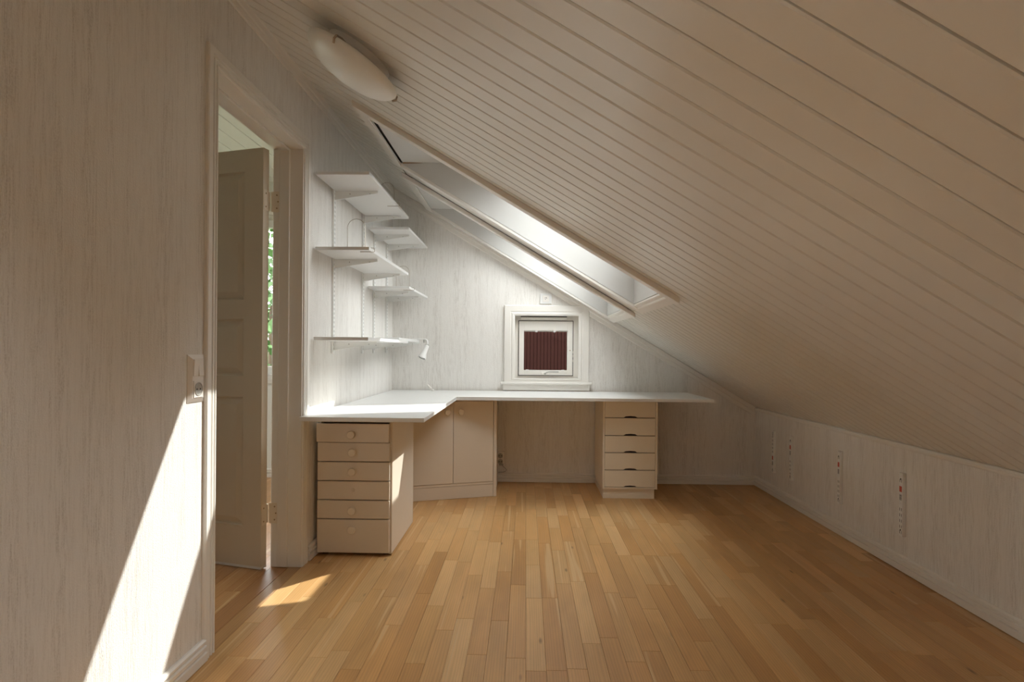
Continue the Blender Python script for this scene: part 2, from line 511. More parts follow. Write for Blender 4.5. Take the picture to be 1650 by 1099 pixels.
base = [(0, 0), (0, 0.020), (0.028, 0.020), (0.030, 0.011), (0.034, 0.011), (0.038, 0.019), (0.050, 0.019), (0.052, 0.010), (0.056, 0.010), (0.060, 0.016), (0.067, 0.015), (0.072, 0.008), (0.072, 0)]
def skirting(name, p0, p1, inward, label):
    m_ = MB(); m_.rings(run(base, [((p0[0], p0[1], 0.003), (0, 0, 1), inward), ((p1[0], p1[1], 0.003), (0, 0, 1), inward)]))
    return struct(m_.build(name, 'trim'), label, 'baseboard')
skirting('baseboard_right', (XR, YF), (XR, YB), (-1, 0, 0), 'grooved cream baseboard of the knee wall')
skirting('baseboard_back', (XL, YB), (XR - 0.014, YB), (0, -1, 0), 'grooved cream baseboard of the gable wall')
skirting('baseboard_left', (XL, YF), (XL, 1.916), (1, 0, 0), 'grooved cream baseboard beside the doorway casing')
skirting('baseboard_corner', (XL, 2.836), (XL, YB - 0.02), (1, 0, 0), 'grooved cream baseboard beside the knobbed drawer unit')

# ---- door: jambs, stop, casing, threshold, six-panel leaf standing open in the next room
door = empty('door_1', (XL, 2.37, 0), label='six-panel painted door standing open beyond its moulded casing', cat='door', kind='structure')
J0, J1, JZ = 1.980, 2.757, 2.046
for (a, b) in ((DY0, J0), (J1, DY1)):
    box_obj('jamb', 'trim', door, XH - 0.005, XL + 0.002, a, b, 0.0, DZ, bev=0.001)
box_obj('head_jamb', 'trim', door, XH - 0.005, XL + 0.002, J0, J1, JZ, DZ, bev=0.001)
xs0, xs1 = -1.208, -1.158                               # stop: the thicker part of the frame
for (a, b) in ((J0, J0 + 0.012), (J1 - 0.012, J1)):
    box_obj('door_stop', 'trim', door, xs0, xs1, a, b, 0.004, JZ, bev=0.002)
box_obj('head_stop', 'trim', door, xs0, xs1, J0 + 0.012, J1 - 0.012, JZ - 0.012, JZ, bev=0.002)
cprof = [(0, 0), (0, 0.009), (0.003, 0.011), (0.008, 0.011), (0.010, 0.003), (0.014, 0.003), (0.018, 0.011), (0.026, 0.011),
         (0.028, 0.003), (0.032, 0.003), (0.037, 0.012), (0.060, 0.012), (0.064, 0.009), (0.064, 0)]
ci0, ci1, cz = J0 - 0.004, J1 + 0.008, JZ + 0.005
cs = [((XL, ci0, 0.0), (0, -1, 0)), ((XL, ci0, cz), (0, -1, 1)), ((XL, ci1, cz), (0, 1, 1)), ((XL, ci1, 0.0), (0, 1, 0))]
frame_pieces(cprof, [c[0] for c in cs], [c[1] for c in cs], (1, 0, 0), 'casing', 'trim', door, closed=False)
hs = [((XH, ci0, 0.0), (0, -1, 0)), ((XH, ci0, cz), (0, -1, 1)), ((XH, ci1, cz), (0, 1, 1)), ((XH, ci1, 0.0), (0, 1, 0))]
frame_pieces(cprof, [c[0] for c in hs], [c[1] for c in hs], (-1, 0, 0), 'casing', 'trim', door, closed=False)
thr = MB().box(-1.152, XL + 0.006, J0, J1, -0.03, 0.0015, 0.001).build('threshold', 'oak', door); thr.color = (0.43, 0.24, 0.10, 1)
thr2 = MB().box(XH, -1.155, J0, J1, -0.03, 0.0005, 0.001).build('threshold_board', 'oak', door); thr2.color = (0.40, 0.20, 0.08, 1)
# leaf: local x from the hinge edge towards the free edge, local y = thickness (away from the viewer)
LA = math.atan2(0.065, -0.248)
leaf_e = empty('leaf', (-1.268 - XL, 2.704 - 2.37, 0.0), LA)
leaf_e.parent = door
LW, LH0, LH1, LT = 0.735, 0.018, 2.036, 0.040
ly = -LT                                                # LA > 90deg, so +local y points towards the viewer; body goes to -y
cols_ = [(0.108, 0.318), (0.417, 0.627)]
rows_ = [(0.209, 0.833), (0.935, 1.212), (1.307, 1.928)]
def local_box(name, mat, parent, *a, **k):
    return MB().box(*a, **k).build(name, mat, parent, local=True)
for s0, s1 in ((0.0, cols_[0][0]), (cols_[0][1], cols_[1][0]), (cols_[1][1], LW)):
    local_box('stile', 'door', leaf_e, s0, s1, ly, 0, LH0, LH1)
zr_ = [(LH0, rows_[0][0]), (rows_[0][1], rows_[1][0]), (rows_[1][1], rows_[2][0]), (rows_[2][1], LH1)]
for s0, s1 in cols_:
    for z0, z1 in zr_:
        local_box('rail', 'door', leaf_e, s0, s1, ly, 0, z0, z1)
    for z0, z1 in rows_:
        m_ = MB()
        for sgn, yy in ((1, 0.0), (-1, ly)):
            def rect(ins, dep): return [(s0 + ins, yy - sgn * dep, z0 + ins), (s1 - ins, yy - sgn * dep, z0 + ins),
                                        (s1 - ins, yy - sgn * dep, z1 - ins), (s0 + ins, yy - sgn * dep, z1 - ins)]
            m_.rings([rect(0, 0.001), rect(0.003, 0.011), rect(0.010, 0.012), rect(0.038, 0.002), rect(0.042, 0.002)], caps=False)
            fv = [m_.bm.verts.new(p) for p in rect(0.042, 0.002)]; m_.bm.faces.new(fv)
        m_.build('panel', 'door', leaf_e, local=True)
for hz in (0.264, 1.788):                               # leaf-side hinge plates with screws
    hp = local_box('hinge_plate', 'brass', leaf_e, -0.0015, 0.0, ly + 0.004, -0.006, hz - 0.05, hz + 0.05)
    hp.data.materials[0] = M['knob']
    for dz_ in (-0.032, 0.032):
        MB().cyl((-0.0025, ly * 0.45, hz + dz_), (-0.001, ly * 0.45, hz + dz_), 0.004, n=10).build('screw', 'brass', leaf_e, local=True)
for hz in (0.264, 1.788):
    MB().cyl((-1.262, 2.752, hz - 0.045), (-1.262, 2.752, hz + 0.045), 0.007, n=12).build('hinge_pin', 'knob', door)
    box_obj('hinge_leaf', 'knob', door, -1.252, -1.212, J1 - 0.0015, J1 + 0.001, hz - 0.05, hz + 0.05)
    for dx_, dz_ in ((-1.224, -0.032), (-1.218, 0.0), (-1.224, 0.032)):
        MB().cyl((dx_, J1 - 0.003, hz + dz_), (dx_, J1, hz + dz_), 0.004, n=10).build('hinge_screw', 'brass', door)
local_box('floor_light_line', 'whitemetal', leaf_e, 0.0, LW, ly, 0.0, 0.006, 0.0175)  # white strip coloured in for the line of light under the leaf

# ---- next room through the doorway
HX = -4.3
struct(MB().box(HX, XL - 0.021, YF - 0.1, YB + 0.1, -0.05, -0.004).build('floor_hall', 'dark'), 'reddish oak floor of the next room', 'floor')
hall_floor = bpy.data.objects['floor_hall']
hx = XH - 0.04
while hx > HX + 0.1:
    hy = 0.4 - random.random() * 0.6
    while hy < YB:
        ln = random.choice((0.9, 1.2, 1.5, 1.05))
        ln = min(ln, YB + 0.05 - hy)
        o = MB().box(hx - 0.039, hx + 0.039, hy + 0.0004, hy + ln - 0.0004, -0.010, 0.0, 0.0008).build('hall_plank', 'halloak', hall_floor, origin=(hx, hy, 0))
        c = random.choice(OAK); kk = random.uniform(0.72, 0.85)
        o.color = (c[0] * kk * 1.05, c[1] * kk * 0.92, c[2] * kk * 0.85, 1)
        hy += ln
    hx -= 0.0785
    if hx < -3.0: break
struct(MB().box(HX, XH, YF - 0.2, YB + 0.3, 2.48, 2.6).build('ceiling_hall', 'plain'), 'pale boarded ceiling of the next room', 'ceiling')
hc = bpy.data.objects['ceiling_hall']
bx = XH - 0.003
while bx > -3.0:
    MB().box(bx - 0.116, bx, 1.0, YB + 0.05, 2.462, 2.48, 0.002).build('ceiling_board', 'plain', hc)
    bx -= 0.12
HWX0, HWX1, HWZ0, HWZ1 = -3.1, -1.75, 0.86, 2.16
wall_xz('wall_hall_back', YB + 0.06, YB + 0.26,
        [[(HX, -0.05), (HWX0, -0.05), (HWX0, 2.6), (HX, 2.6)], [(HWX1, -0.05), (XH + 0.02, -0.05), (XH + 0.02, 2.6), (HWX1, 2.6)],
         [(HWX0, -0.05), (HWX1, -0.05), (HWX1, HWZ0), (HWX0, HWZ0)], [(HWX0, HWZ1), (HWX1, HWZ1), (HWX1, 2.6), (HWX0, 2.6)]],
        'plain', 'pale gable wall of the next room around its window')
VY0, VY1, VZ0, VZ1 = 3.05, 4.45, 0.75, 2.2
wall_yz('wall_hall_side', HX - 0.2, HX, [[(YF - .2, -0.05), (VY0, -0.05), (VY0, 2.6), (YF - .2, 2.6)], [(VY1, -0.05), (YB + .3, -0.05), (YB + .3, 2.6), (VY1, 2.6)],
         [(VY0, -0.05), (VY1, -0.05), (VY1, VZ0), (VY0, VZ0)], [(VY0, VZ1), (VY1, VZ1), (VY1, 2.6), (VY0, 2.6)]], 'plain', 'pale far side wall of the next room')
wall_xz('wall_hall_front', YF - 0.2, YF, [[(HX, -0.05), (XH, -0.05), (XH, 2.6), (HX, 2.6)]], 'plain', 'pale near wall of the next room')
m_ = MB(); m_.rings(run(base, [((HX, YB + 0.06, 0.0), (0, 0, 1), (0, -1, 0)), ((XH, YB + 0.06, 0.0), (0, 0, 1), (0, -1, 0))]))
struct(m_.build('baseboard_hall', 'trim'), 'white baseboard under the window of the next room', 'baseboard')

def simple_window(name, x0, x1, z0, z1, yin, yout, label, facing):
    """fixed frame, casing towards the room, sash bars and panes; facing = -1 when the room lies at smaller y"""
    w = empty(name, ((x0 + x1) / 2, yin, z0), label=label, cat='window', kind='structure')
    ym = (yin + yout) / 2
    fw = 0.06
    for a in ((x0, x0 + fw, z0, z1), (x1 - fw, x1, z0, z1), (x0 + fw, x1 - fw, z0, z0 + fw), (x0 + fw, x1 - fw, z1 - fw, z1)):
        box_obj('frame', 'trim', w, a[0], a[1], ym - 0.035, ym + 0.035, a[2], a[3], bev=0.003)
    xm = (x0 + x1) / 2
    box_obj('mullion', 'trim', w, xm - 0.035, xm + 0.035, ym - 0.035, ym + 0.035, z0 + fw, z1 - fw, bev=0.003)
    for a, b in ((x0 + fw, xm - 0.035), (xm + 0.035, x1 - fw)):
        box_obj('pane', 'glass', w, a, b, ym - 0.002, ym + 0.002, z0 + fw, z1 - fw)
    corners = [(x0, yin, z0), (x1, yin, z0), (x1, yin, z1), (x0, yin, z1)]
    frame_pieces(mould(0.08, 0.018, 2), corners, [(-1, 0, -1), (1, 0, -1), (1, 0, 1), (-1, 0, 1)], (0, facing, 0), 'casing', 'trim', w)
    return w
simple_window('window_4', HWX0, HWX1, HWZ0, HWZ1, YB + 0.06, YB + 0.26, 'two-light white window of the next room', -1)

w7 = empty('hall_fill_window', (HX, (VY0 + VY1) / 2, VZ0), label='unseen wide white window added in the far side wall to brighten the next room', cat='window', kind='structure')  # out of view, added to brighten the next room
for a in ((VY0, VY0 + .06, VZ0, VZ1), (VY1 - .06, VY1, VZ0, VZ1), (VY0 + .06, VY1 - .06, VZ0, VZ0 + .06), (VY0 + .06, VY1 - .06, VZ1 - .06, VZ1), (3.72, 3.78, VZ0 + .06, VZ1 - .06)):
    box_obj('frame', 'trim', w7, HX - 0.14, HX - 0.07, a[0], a[1], a[2], a[3], bev=0.003)
for a in ((VY0 + .06, 3.72), (3.78, VY1 - .06)):
    box_obj('pane', 'glass', w7, HX - 0.107, HX - 0.103, a[0], a[1], VZ0 + .06, VZ1 - .06)

# ---- little gable window
win = empty('window_1', (0.166, YB, WZ0), label='small square white gable window above the long desk', cat='window', kind='structure')
corners = [(-0.100, YB, 0.842), (0.434, YB, 0.842), (0.434, YB, 1.362), (-0.100, YB, 1.362)]
wprof = [(-0.008, 0), (-0.008, 0.016), (0.0, 0.020), (0.012, 0.021), (0.018, 0.017), (0.024, 0.017), (0.028, 0.019), (0.074, 0.019), (0.078, 0.015), (0.078, 0)]
frame_pieces(wprof, corners, [(-1, 0, -0.35), (1, 0, -0.35), (1, 0, 1), (-1, 0, 1)], (0, -1, 0), 'casing', 'trim', win)
box_obj('sill', 'trim', win, -0.205, 0.537, YB - 0.042, YB, 0.797, 0.816, bev=0.004)
box_obj('apron', 'trim', win, -0.186, 0.518, YB - 0.024, YB, 0.748, 0.797, bev=0.003)
YS = YB + 0.075                                          # sash plane
for a in ((WX0, -0.062, 0.83, 1.37), (0.388, WX1, 0.83, 1.37), (-0.062, 0.388, 0.83, 0.866), (-0.062, 0.388, 1.318, 1.37)):
    box_obj('fixed_frame', 'trim', win, a[0], a[1], YS - 0.012, YS + 0.10, a[2], a[3], bev=0.001)
for a in ((WX0, -0.101), (0.433, WX1)):
    box_obj('reveal', 'trim', win, a[0], a[1], YB - 0.001, YS + 0.1, 0.826, 1.371)
box_obj('head_reveal', 'trim', win, -0.101, 0.433, YB - 0.001, YS - 0.0125, 1.362, 1.371)
gx0, gx1, gz0, gz1 = -0.017, 0.342, 0.910, 1.236
sx0, sx1, sz0, sz1 = -0.058, 0.384, 0.870, 1.314
for a in ((sx0, gx0, sz0, sz1), (gx1, sx1, sz0, sz1), (gx0, gx1, sz0, gz0), (gx0, gx1, gz1, sz1)):
    box_obj('sash_member', 'trim', win, a[0], a[1], YS - 0.030, YS + 0.03, a[2], a[3], bev=0.0015)
for a in ((sx0 - 0.006, sx0 - 0.0005, sz0 - 0.006, sz1 + 0.006), (sx1 + 0.0005, sx1 + 0.006, sz0 - 0.006, sz1 + 0.006),
          (sx0 - 0.0005, sx1 + 0.0005, sz0 - 0.006, sz0 - 0.0005), (sx0 - 0.0005, sx1 + 0.0005, sz1 + 0.0005, sz1 + 0.006)):
    box_obj('sash_gap', 'dark', win, a[0], a[1], YS - 0.0135, YS + 0.02, a[2], a[3])
box_obj('pane', 'glass', win, gx0, gx1, YS + 0.008, YS + 0.012, gz0, gz1)
box_obj('vent', 'trim', win, -0.045, 0.335, YS - 0.040, YS - 0.012, 1.324, 1.346, bev=0.003)
box_obj('vent_slot', 'dark', win, -0.045, 0.335, YS - 0.034, YS - 0.012, 1.347, 1.354)
box_obj('blind_rail', 'lining', win, gx0 + 0.002, gx1 - 0.002, YS - 0.014, YS - 0.002, gz1 - 0.008, gz1 - 0.001)
for cx_ in (0.085, 0.235):
    box_obj('blind_clip', 'white', win, cx_ - 0.010, cx_ + 0.010, YS - 0.034, YS - 0.004, gz1 - 0.012, gz1 + 0.004, bev=0.001)
for cx_ in (0.012, 0.305):
    box_obj('blind_clip', 'white', win, cx_ - 0.012, cx_ + 0.012, YS - 0.034, YS - 0.004, gz0 - 0.003, gz0 + 0.004, bev=0.001)
hd = MB().box(0.128, 0.188, YS - 0.040, YS - 0.030, 0.872, 0.896, 0.003).build('handle', 'plastic', win)
MB().cyl((0.158, YS - 0.058, 0.884), (0.158, YS - 0.040, 0.884), 0.009, n=16).build('spindle', 'greyplastic', hd)
MB().tube([(0.150, YS - 0.055, 0.882), (0.172, YS - 0.060, 0.895), (0.190, YS - 0.060, 0.899), (0.268, YS - 0.058, 0.899)], 0.0055).build('lever', 'greyplastic', hd)
MB().cyl((0.362, YS - 0.033, 1.075), (0.362, YS - 0.029, 1.075), 0.005, n=10).build('screw_cap', 'brass', win)
for zz in (0.99, 1.03, 1.06):
    box_obj('hinge_piece', 'metal', win, 0.3835, 0.3885, YS - 0.034, YS - 0.012, zz - 0.010, zz + 0.010)

# ---- two skylights
def skylight(name, y0, y1, label, gap=True):
    s = empty(name, (0, (y0 + y1) / 2, zc(0)), label=label, cat='window', kind='structure')
    th = 0.016
    # side linings (vertical boards down to the ceiling)
    side = [(SX0, zc(SX0)), (SX1, zc(SX1)), (SX1, zc(SX1, ROOF)), (xh, zh)]
    for a, b in ((y0 - th, y0), (y1, y1 + th)):
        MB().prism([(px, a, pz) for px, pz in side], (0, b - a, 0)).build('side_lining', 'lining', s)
    g = 0.004
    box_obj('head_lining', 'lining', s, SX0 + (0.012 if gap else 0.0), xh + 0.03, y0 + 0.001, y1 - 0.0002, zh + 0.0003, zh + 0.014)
    if gap: box_obj('head_gap', 'dark', s, SX0 - 0.012, SX0 + 0.03, y0, y1, zh + 0.015, zh + 0.024)
    if gap: MB().prism([(SX0 + 0.012, y1 - 0.012, zh - 0.004), (SX0 + 0.012, y1 - 0.0005, zh - 0.004), (SX0 + 0.13, y1 - 0.0005, zh - 0.001), (SX0 + 0.13, y1 - 0.002, zh - 0.001)], (0, 0, 0.0042)).build('raw_edge', 'rawwood', s)
    box_obj('sill_lining', 'lining', s, SX1, SX1 + th, y0, y1, zc(SX1), zc(SX1, ROOF) + 0.01)
    # window frame lying in the roof surface: uphill, downhill and side members
    u = Vector((1, 0, -T)).normalized(); n = Vector((T, 0, 1)).normalized()
    p_top = Vector((xh, 0, zh)); p_bot = Vector((SX1, 0, zc(SX1, ROOF)))
    Ls = (p_bot - p_top).length
    def slope_box(nm, mat, s0, s1, a, b, h0, h1):
        q = [p_top + u * s0 + n * h0, p_top + u * s1 + n * h0, p_top + u * s1 + n * h1, p_top + u * s0 + n * h1]
        return MB().prism([(v.x, a, v.z) for v in q], (0, b - a, 0)).build(nm, mat, s)
    fw = 0.055
    for nm, a in (('roof_frame', (-0.02, fw + 0.07, y0 - th, y1 + th)), ('roof_frame', (Ls - fw, Ls + 0.02, y0 - th, y1 + th)),
                  ('roof_frame', (fw + 0.07, Ls - fw, y0 - th, y0 + fw)), ('roof_frame', (fw + 0.07, Ls - fw, y1 - fw, y1 + th))):
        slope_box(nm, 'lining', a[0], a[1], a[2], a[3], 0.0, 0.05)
    slope_box('pane', 'glass', fw + 0.07, Ls - fw, y0 + fw, y1 - fw, 0.022, 0.028)
    # architrave on the ceiling: near, far, uphill, downhill
    def ceil_box(nm, x0_, x1_, a, b, d0, d1, mat='trim', bev=0.0):
        q = [(x0_, zc(x0_, -d0)), (x1_, zc(x1_, -d0)), (x1_, zc(x1_, -d1)), (x0_, zc(x0_, -d1))]
        return MB().prism([(px, a, pz) for px, pz in q], (0, b - a, 0), bev).build(nm, mat, s)
    t0, t1 = SX0 - 0.058, SX1 + 0.062
    ceil_box('near_trim', t0, t1, y0 - 0.062, y0 - 0.002, 0.0, 0.024, bev=0.002)
    ceil_box('far_trim', t0, t1, y1 + 0.002, min(y1 + 0.062, YB - 0.022), 0.0, 0.018, bev=0.002)
    ceil_box('head_trim', t0, SX0 - 0.001, y0 - 0.002, y1 + 0.002, 0.0, 0.018, bev=0.002)
    ceil_box('sill_trim', SX1 + 0.020, t1, y0 - 0.002, y1 + 0.002, 0.0, 0.018, bev=0.002)
    ceil_box('sill_bead', SX1 + 0.001, SX1 + 0.020, y0 - 0.002, y1 + 0.002, 0.0, 0.010, bev=0.002)
    return s
skylight('window_2', S1[0], S1[1], 'roof window in a deep white lining beside the ceiling lamp')
skylight('window_3', S2[0], S2[1], 'roof window in a deep white lining against the gable wall', gap=False)
skylight('fill_skylight_1', S0[0], S0[1], 'unseen roof window in a deep white lining, added just behind the viewer for fill light', gap=False)
skylight('fill_skylight_2', S9[0], S9[1], 'unseen roof window in a deep white lining, added near the rear gable for fill light', gap=False)
bar = MB()
q = [(SX0 - 0.055, zc(SX0 - 0.055, 0.004)), (SX1 + 0.06, zc(SX1 + 0.06, 0.004)), (SX1 + 0.06, zc(SX1 + 0.06, 0.014)), (SX0 - 0.055, zc(SX0 - 0.055, 0.014))]
struct(bar.prism([(px, S1[1] + 0.050, pz) for px, pz in q], (0, S2[0] - 0.05 - S1[1] - 0.050, 0)).build('trim_4', 'ceil'),
       'flat cream board on the ceiling between the two roof windows', 'board')

# ---- sampling portals in the window openings (they give off no light of their own, the sky shines through them)
def portal(name, mat, sx, sy):
    ld = bpy.data.lights.new(name, 'AREA'); ld.shape = 'RECTANGLE'; ld.size = sx; ld.size_y = sy
    try: ld.cycles.is_portal = True
    except Exception: ld.energy = 0
    lo = bpy.data.objects.new(name, ld); COL.objects.link(lo); lo.matrix_world = mat
pu = Vector((1, 0, -T)).normalized(); pn = Vector((T, 0, 1)).normalized(); pv = pn.cross(pu)
pc = (Vector((xh, 0, zh)) + Vector((SX1, 0, zc(SX1, ROOF)))) / 2 + pn * 0.06
plen = (Vector((xh, 0, zh)) - Vector((SX1, 0, zc(SX1, ROOF)))).length
for sy0, sy1 in (S1, S2, S0, S9):
    rot = Matrix((pu, pv, pn)).transposed().to_4x4()
    portal('sky_portal', Matrix.Translation((pc.x, (sy0 + sy1) / 2, pc.z)) @ rot, plen, sy1 - sy0)
def wall_portal(c, look, sx, sy):
    portal('sky_portal', Matrix.Translation(c) @ Vector(look).to_track_quat('-Z', 'Y').to_matrix().to_4x4(), sx, sy)
wall_portal(((HWX0 + HWX1) / 2, YB + 0.28, (HWZ0 + HWZ1) / 2), (0, -1, 0), HWX1 - HWX0, HWZ1 - HWZ0)
wall_portal((HX - 0.22, (VY0 + VY1) / 2, (VZ0 + VZ1) / 2), (1, 0, 0), VY1 - VY0, VZ1 - VZ0)
wall_portal(((WX0 + WX1) / 2, YB + 0.22, (WZ0 + WZ1) / 2), (0, -1, 0), WX1 - WX0, WZ1 - WZ0)

# ================================================================== THINGS
# ---- L-shaped white desk top
DZT, DZB = 0.743, 0.722
mb = MB()
mb.prism([(x_, y_, DZB) for x_, y_ in ((-1.083, 2.700), (-0.483, 2.700), (-0.483, 3.962), (1.297, 3.948), (1.297, YB - 0.026), (-1.083, YB - 0.026))],
         (0, 0, DZT - DZB), 0.0015)
tag(mb.build('desk_top', 'white'), 'white L-shaped desk top running along the shelf wall and gable wall', 'desk top')

# ---- drawer unit with round knobs
du = empty('drawer_unit', (-0.88, 3.21, 0), label='cream six-drawer unit with round knobs under the short wing of the desk', cat='drawer unit')
x0, x1, y0, y1 = -1.078, -0.689, 2.938, 3.492
th = 0.016
box_obj('side_panel', 'cream', du, x0, x0 + th, y0, y1, 0.008, DZB, bev=0.0015)
box_obj('side_panel', 'cream', du, x1 - th, x1, y0, y1, 0.008, DZB, bev=0.0015)
box_obj('back_panel', 'cream', du, x0 + th, x1 - th, y1 - 0.012, y1, 0.010, DZB)
box_obj('bottom_panel', 'cream', du, x0 + th, x1 - th, y0 + 0.01, y1 - 0.012, 0.010, 0.026)
box_obj('top_rail', 'cream', du, x0 + th, x1 - th, y0 + 0.002, y0 + 0.02, 0.690, DZB - 0.002)
for fx in (x0 + 0.02, x1 - 0.05):
    for fy in (y0 + 0.02, y1 - 0.05):
        box_obj('foot', 'dark', du, fx, fx + 0.03, fy, fy + 0.03, 0.0, 0.010)
lines = [0.688, 0.588, 0.487, 0.388, 0.289, 0.191, 0.014]
kz = [0.632, 0.538, 0.439, 0.342, 0.238, 0.141]
outs = [0.022, 0.004, 0.004, 0.002, 0.004, 0.004]
for i in range(6):
    za, zb_ = lines[i + 1] + 0.003, lines[i] - 0.002
    yo = y0 - outs[i]
    fx0, fx1 = (x0 + 0.004, x1 - 0.010)
    dr = MB().box(fx0, fx1, yo - 0.016, yo, za, zb_, 0.0015).build('drawer', 'cream', du)
    MB().box(fx0 + 0.02, fx1 - 0.02, yo, y1 - 0.04, za + 0.012, zb_ - 0.02).build('drawer_box', 'cream', dr)
    ky = yo - 0.016
    if i == 3:
        MB().lathe((-0.888, ky, kz[i]), (0, -1, 0), [(0.009, 0), (0.009, 0.004), (0.006, 0.006), (0.0, 0.006)], 16).build('knob_stub', 'cream', dr, smooth=40)
    else:
        MB().lathe((-0.889, ky, kz[i]), (0, -1, 0), [(0.008, 0), (0.0075, 0.010), (0.016, 0.014), (0.0205, 0.019), (0.0205, 0.024), (0.018, 0.027), (0.0, 0.028)], 28).build('knob', 'knob', dr, smooth=40)

# ---- corner cabinet with two doors
cang = math.atan2(-0.185, -0.564)
cc = empty('corner_cabinet', (-0.222, 4.173, 0), cang, label='cream two-door corner cabinet with angled front under the inner corner of the desk', cat='cabinet')
cd = Vector((-0.564, -0.185, 0)).normalized()
def cb(name, mat, parent, *a, **k): return MB().box(*a, **k).build(name, mat, parent, local=True)
# local x runs along the front from the right-hand end, local +y comes... body is towards -y (rotated past 180 deg)
def world_to_cab(px, py):
    v = Vector((px + 0.222, py - 4.173, 0)); v.rotate(Matrix.Rotation(-cang, 3, 'Z')); return v
foot = [world_to_cab(*p) for p in ((-0.222, 4.173 + 0.012), (-0.222, YB - 0.03), (-1.070, YB - 0.03), (-1.070, 3.908 + 0.012))]
mb = MB(); mb.prism([(v.x, v.y, 0.0) for v in foot], (0, 0, DZB - 0.001)); mb.build('body', 'cream', cc, local=True)
yf = 0.0
cb('side_edge', 'cream', cc, -0.012, 0.011, -0.030, 0.006, 0.0, DZB - 0.002, bev=0.001)
cb('plinth', 'cream', cc, 0.012, 0.86, -0.025, 0.002, 0.001, 0.091, bev=0.001)
cb('bottom_rail', 'cream', cc, 0.012, 0.86, -0.025, 0.004, 0.0925, 0.110, bev=0.001)
cb('top_rail', 'cream', cc, 0.012, 0.86, -0.025, 0.002, 0.701, DZB - 0.002)
for s0, s1, ks in ((0.015, 0.310, 0.260), (0.3125, 0.610, 0.357)):
    d_ = MB().box(s0, s1, -0.014, 0.008, 0.1125, 0.6995, 0.0012).build('door', 'cream', cc, local=True)
    d2 = MB().lathe((ks, 0.008, 0.625), (0, 1, 0), [(0.008, 0), (0.0075, 0.009), (0.016, 0.013), (0.0205, 0.018), (0.0205, 0.023), (0.017, 0.027), (0.0, 0.028)], 28).build('knob', 'knob', d_, local=True, smooth=40)
cb('filler_panel', 'cream', cc, 0.612, 0.86, -0.014, 0.006, 0.1125, 0.6995, bev=0.001)

# ---- drawer unit with cut-out pulls
d2u = empty('drawer_unit', (0.76, 4.38, 0), label='light cream five-drawer unit with cut-out pulls under the long wing of the desk', cat='drawer unit')
x0, x1, y0, y1 = 0.563, 0.958, 4.145, YB - 0.024
box_obj('side_panel', 'creamlight', d2u, x0, x0 + 0.014, y0, y1, 0.072, DZB, bev=0.001)
box_obj('side_panel', 'creamlight', d2u, x1 - 0.014, x1, y0, y1, 0.072, DZB, bev=0.001)
box_obj('back_panel', 'creamlight', d2u, x0 + 0.014, x1 - 0.014, y1 - 0.01, y1, 0.072, DZB)
box_obj('bottom_panel', 'creamlight', d2u, x0 + 0.014, x1 - 0.014, y0, y1 - 0.01, 0.072, 0.083)
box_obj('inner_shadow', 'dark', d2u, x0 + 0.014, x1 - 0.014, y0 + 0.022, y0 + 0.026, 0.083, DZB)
box_obj('plinth', 'creamlight', d2u, x0 + 0.008, x1 - 0.018, y0 + 0.018, y1, 0.034, 0.072, bev=0.001)
box_obj('plinth_base', 'creamlight', d2u, x0 + 0.005, x1 - 0.018, y0 + 0.014, y1, 0.0, 0.0335, bev=0.001)
ln2 = [0.718, 0.588, 0.459, 0.335, 0.209, 0.084]
for i in range(5):
    za, zb_ = ln2[i + 1] + 0.002, ln2[i] - 0.003
    a0, a1 = x0 + 0.0155, x1 - 0.0155
    c0, c1 = 0.713, 0.813
    pts = [(a0, za), (c0, za), (c0 + 0.016, za + 0.010), (c0 + 0.05, za + 0.0115), (c1 - 0.016, za + 0.010), (c1, za), (a1, za), (a1, zb_), (a0, zb_)]
    mb = MB(); mb.prism([(px, y0 + 0.001, pz) for px, pz in pts], (0, 0.018, 0), 0.0012)
    dr = mb.build('drawer', 'creamlight', d2u)
    MB().box(a0 + 0.02, a1 - 0.02, y0 + 0.028, y1 - 0.03, za + 0.02, zb_ - 0.02).build('drawer_box', 'creamlight', dr)

# ---- shelving: slotted rails, brackets and boards on the left wall
RAILS = [(3.19, 1.045, 1.995), (3.77, 1.045, 1.995), (4.05, 1.045, 1.93), (4.42, 1.045, 1.93)]
for i, (ry, rz0, rz1) in enumerate(RAILS):
    r = empty('shelf_rail', (XL, ry, rz0), label=('white slotted rail on the wall, first from the doorway', 'white slotted rail on the wall, second from the doorway',
              'white slotted rail on the wall, third from the doorway', 'white slotted rail on the wall, last before the gable corner')[i], cat='rail', group='rails carrying the corner shelves')
    box_obj('channel', 'whitemetal', r, XL + 0.0005, XL + 0.012, ry - 0.013, ry + 0.013, rz0, rz1, bev=0.001)
    m_ = MB(); zz = rz0 + 0.02
    while zz < rz1 - 0.03:
        for s_ in (-0.006, 0.006):
            m_.box(XL + 0.0117, XL + 0.0125, ry + s_ - 0.0015, ry + s_ + 0.0015, zz, zz + 0.012)
        zz += 0.025
    o = m_.build('slots', 'greyplastic', r); o['kind'] = 'stuff'
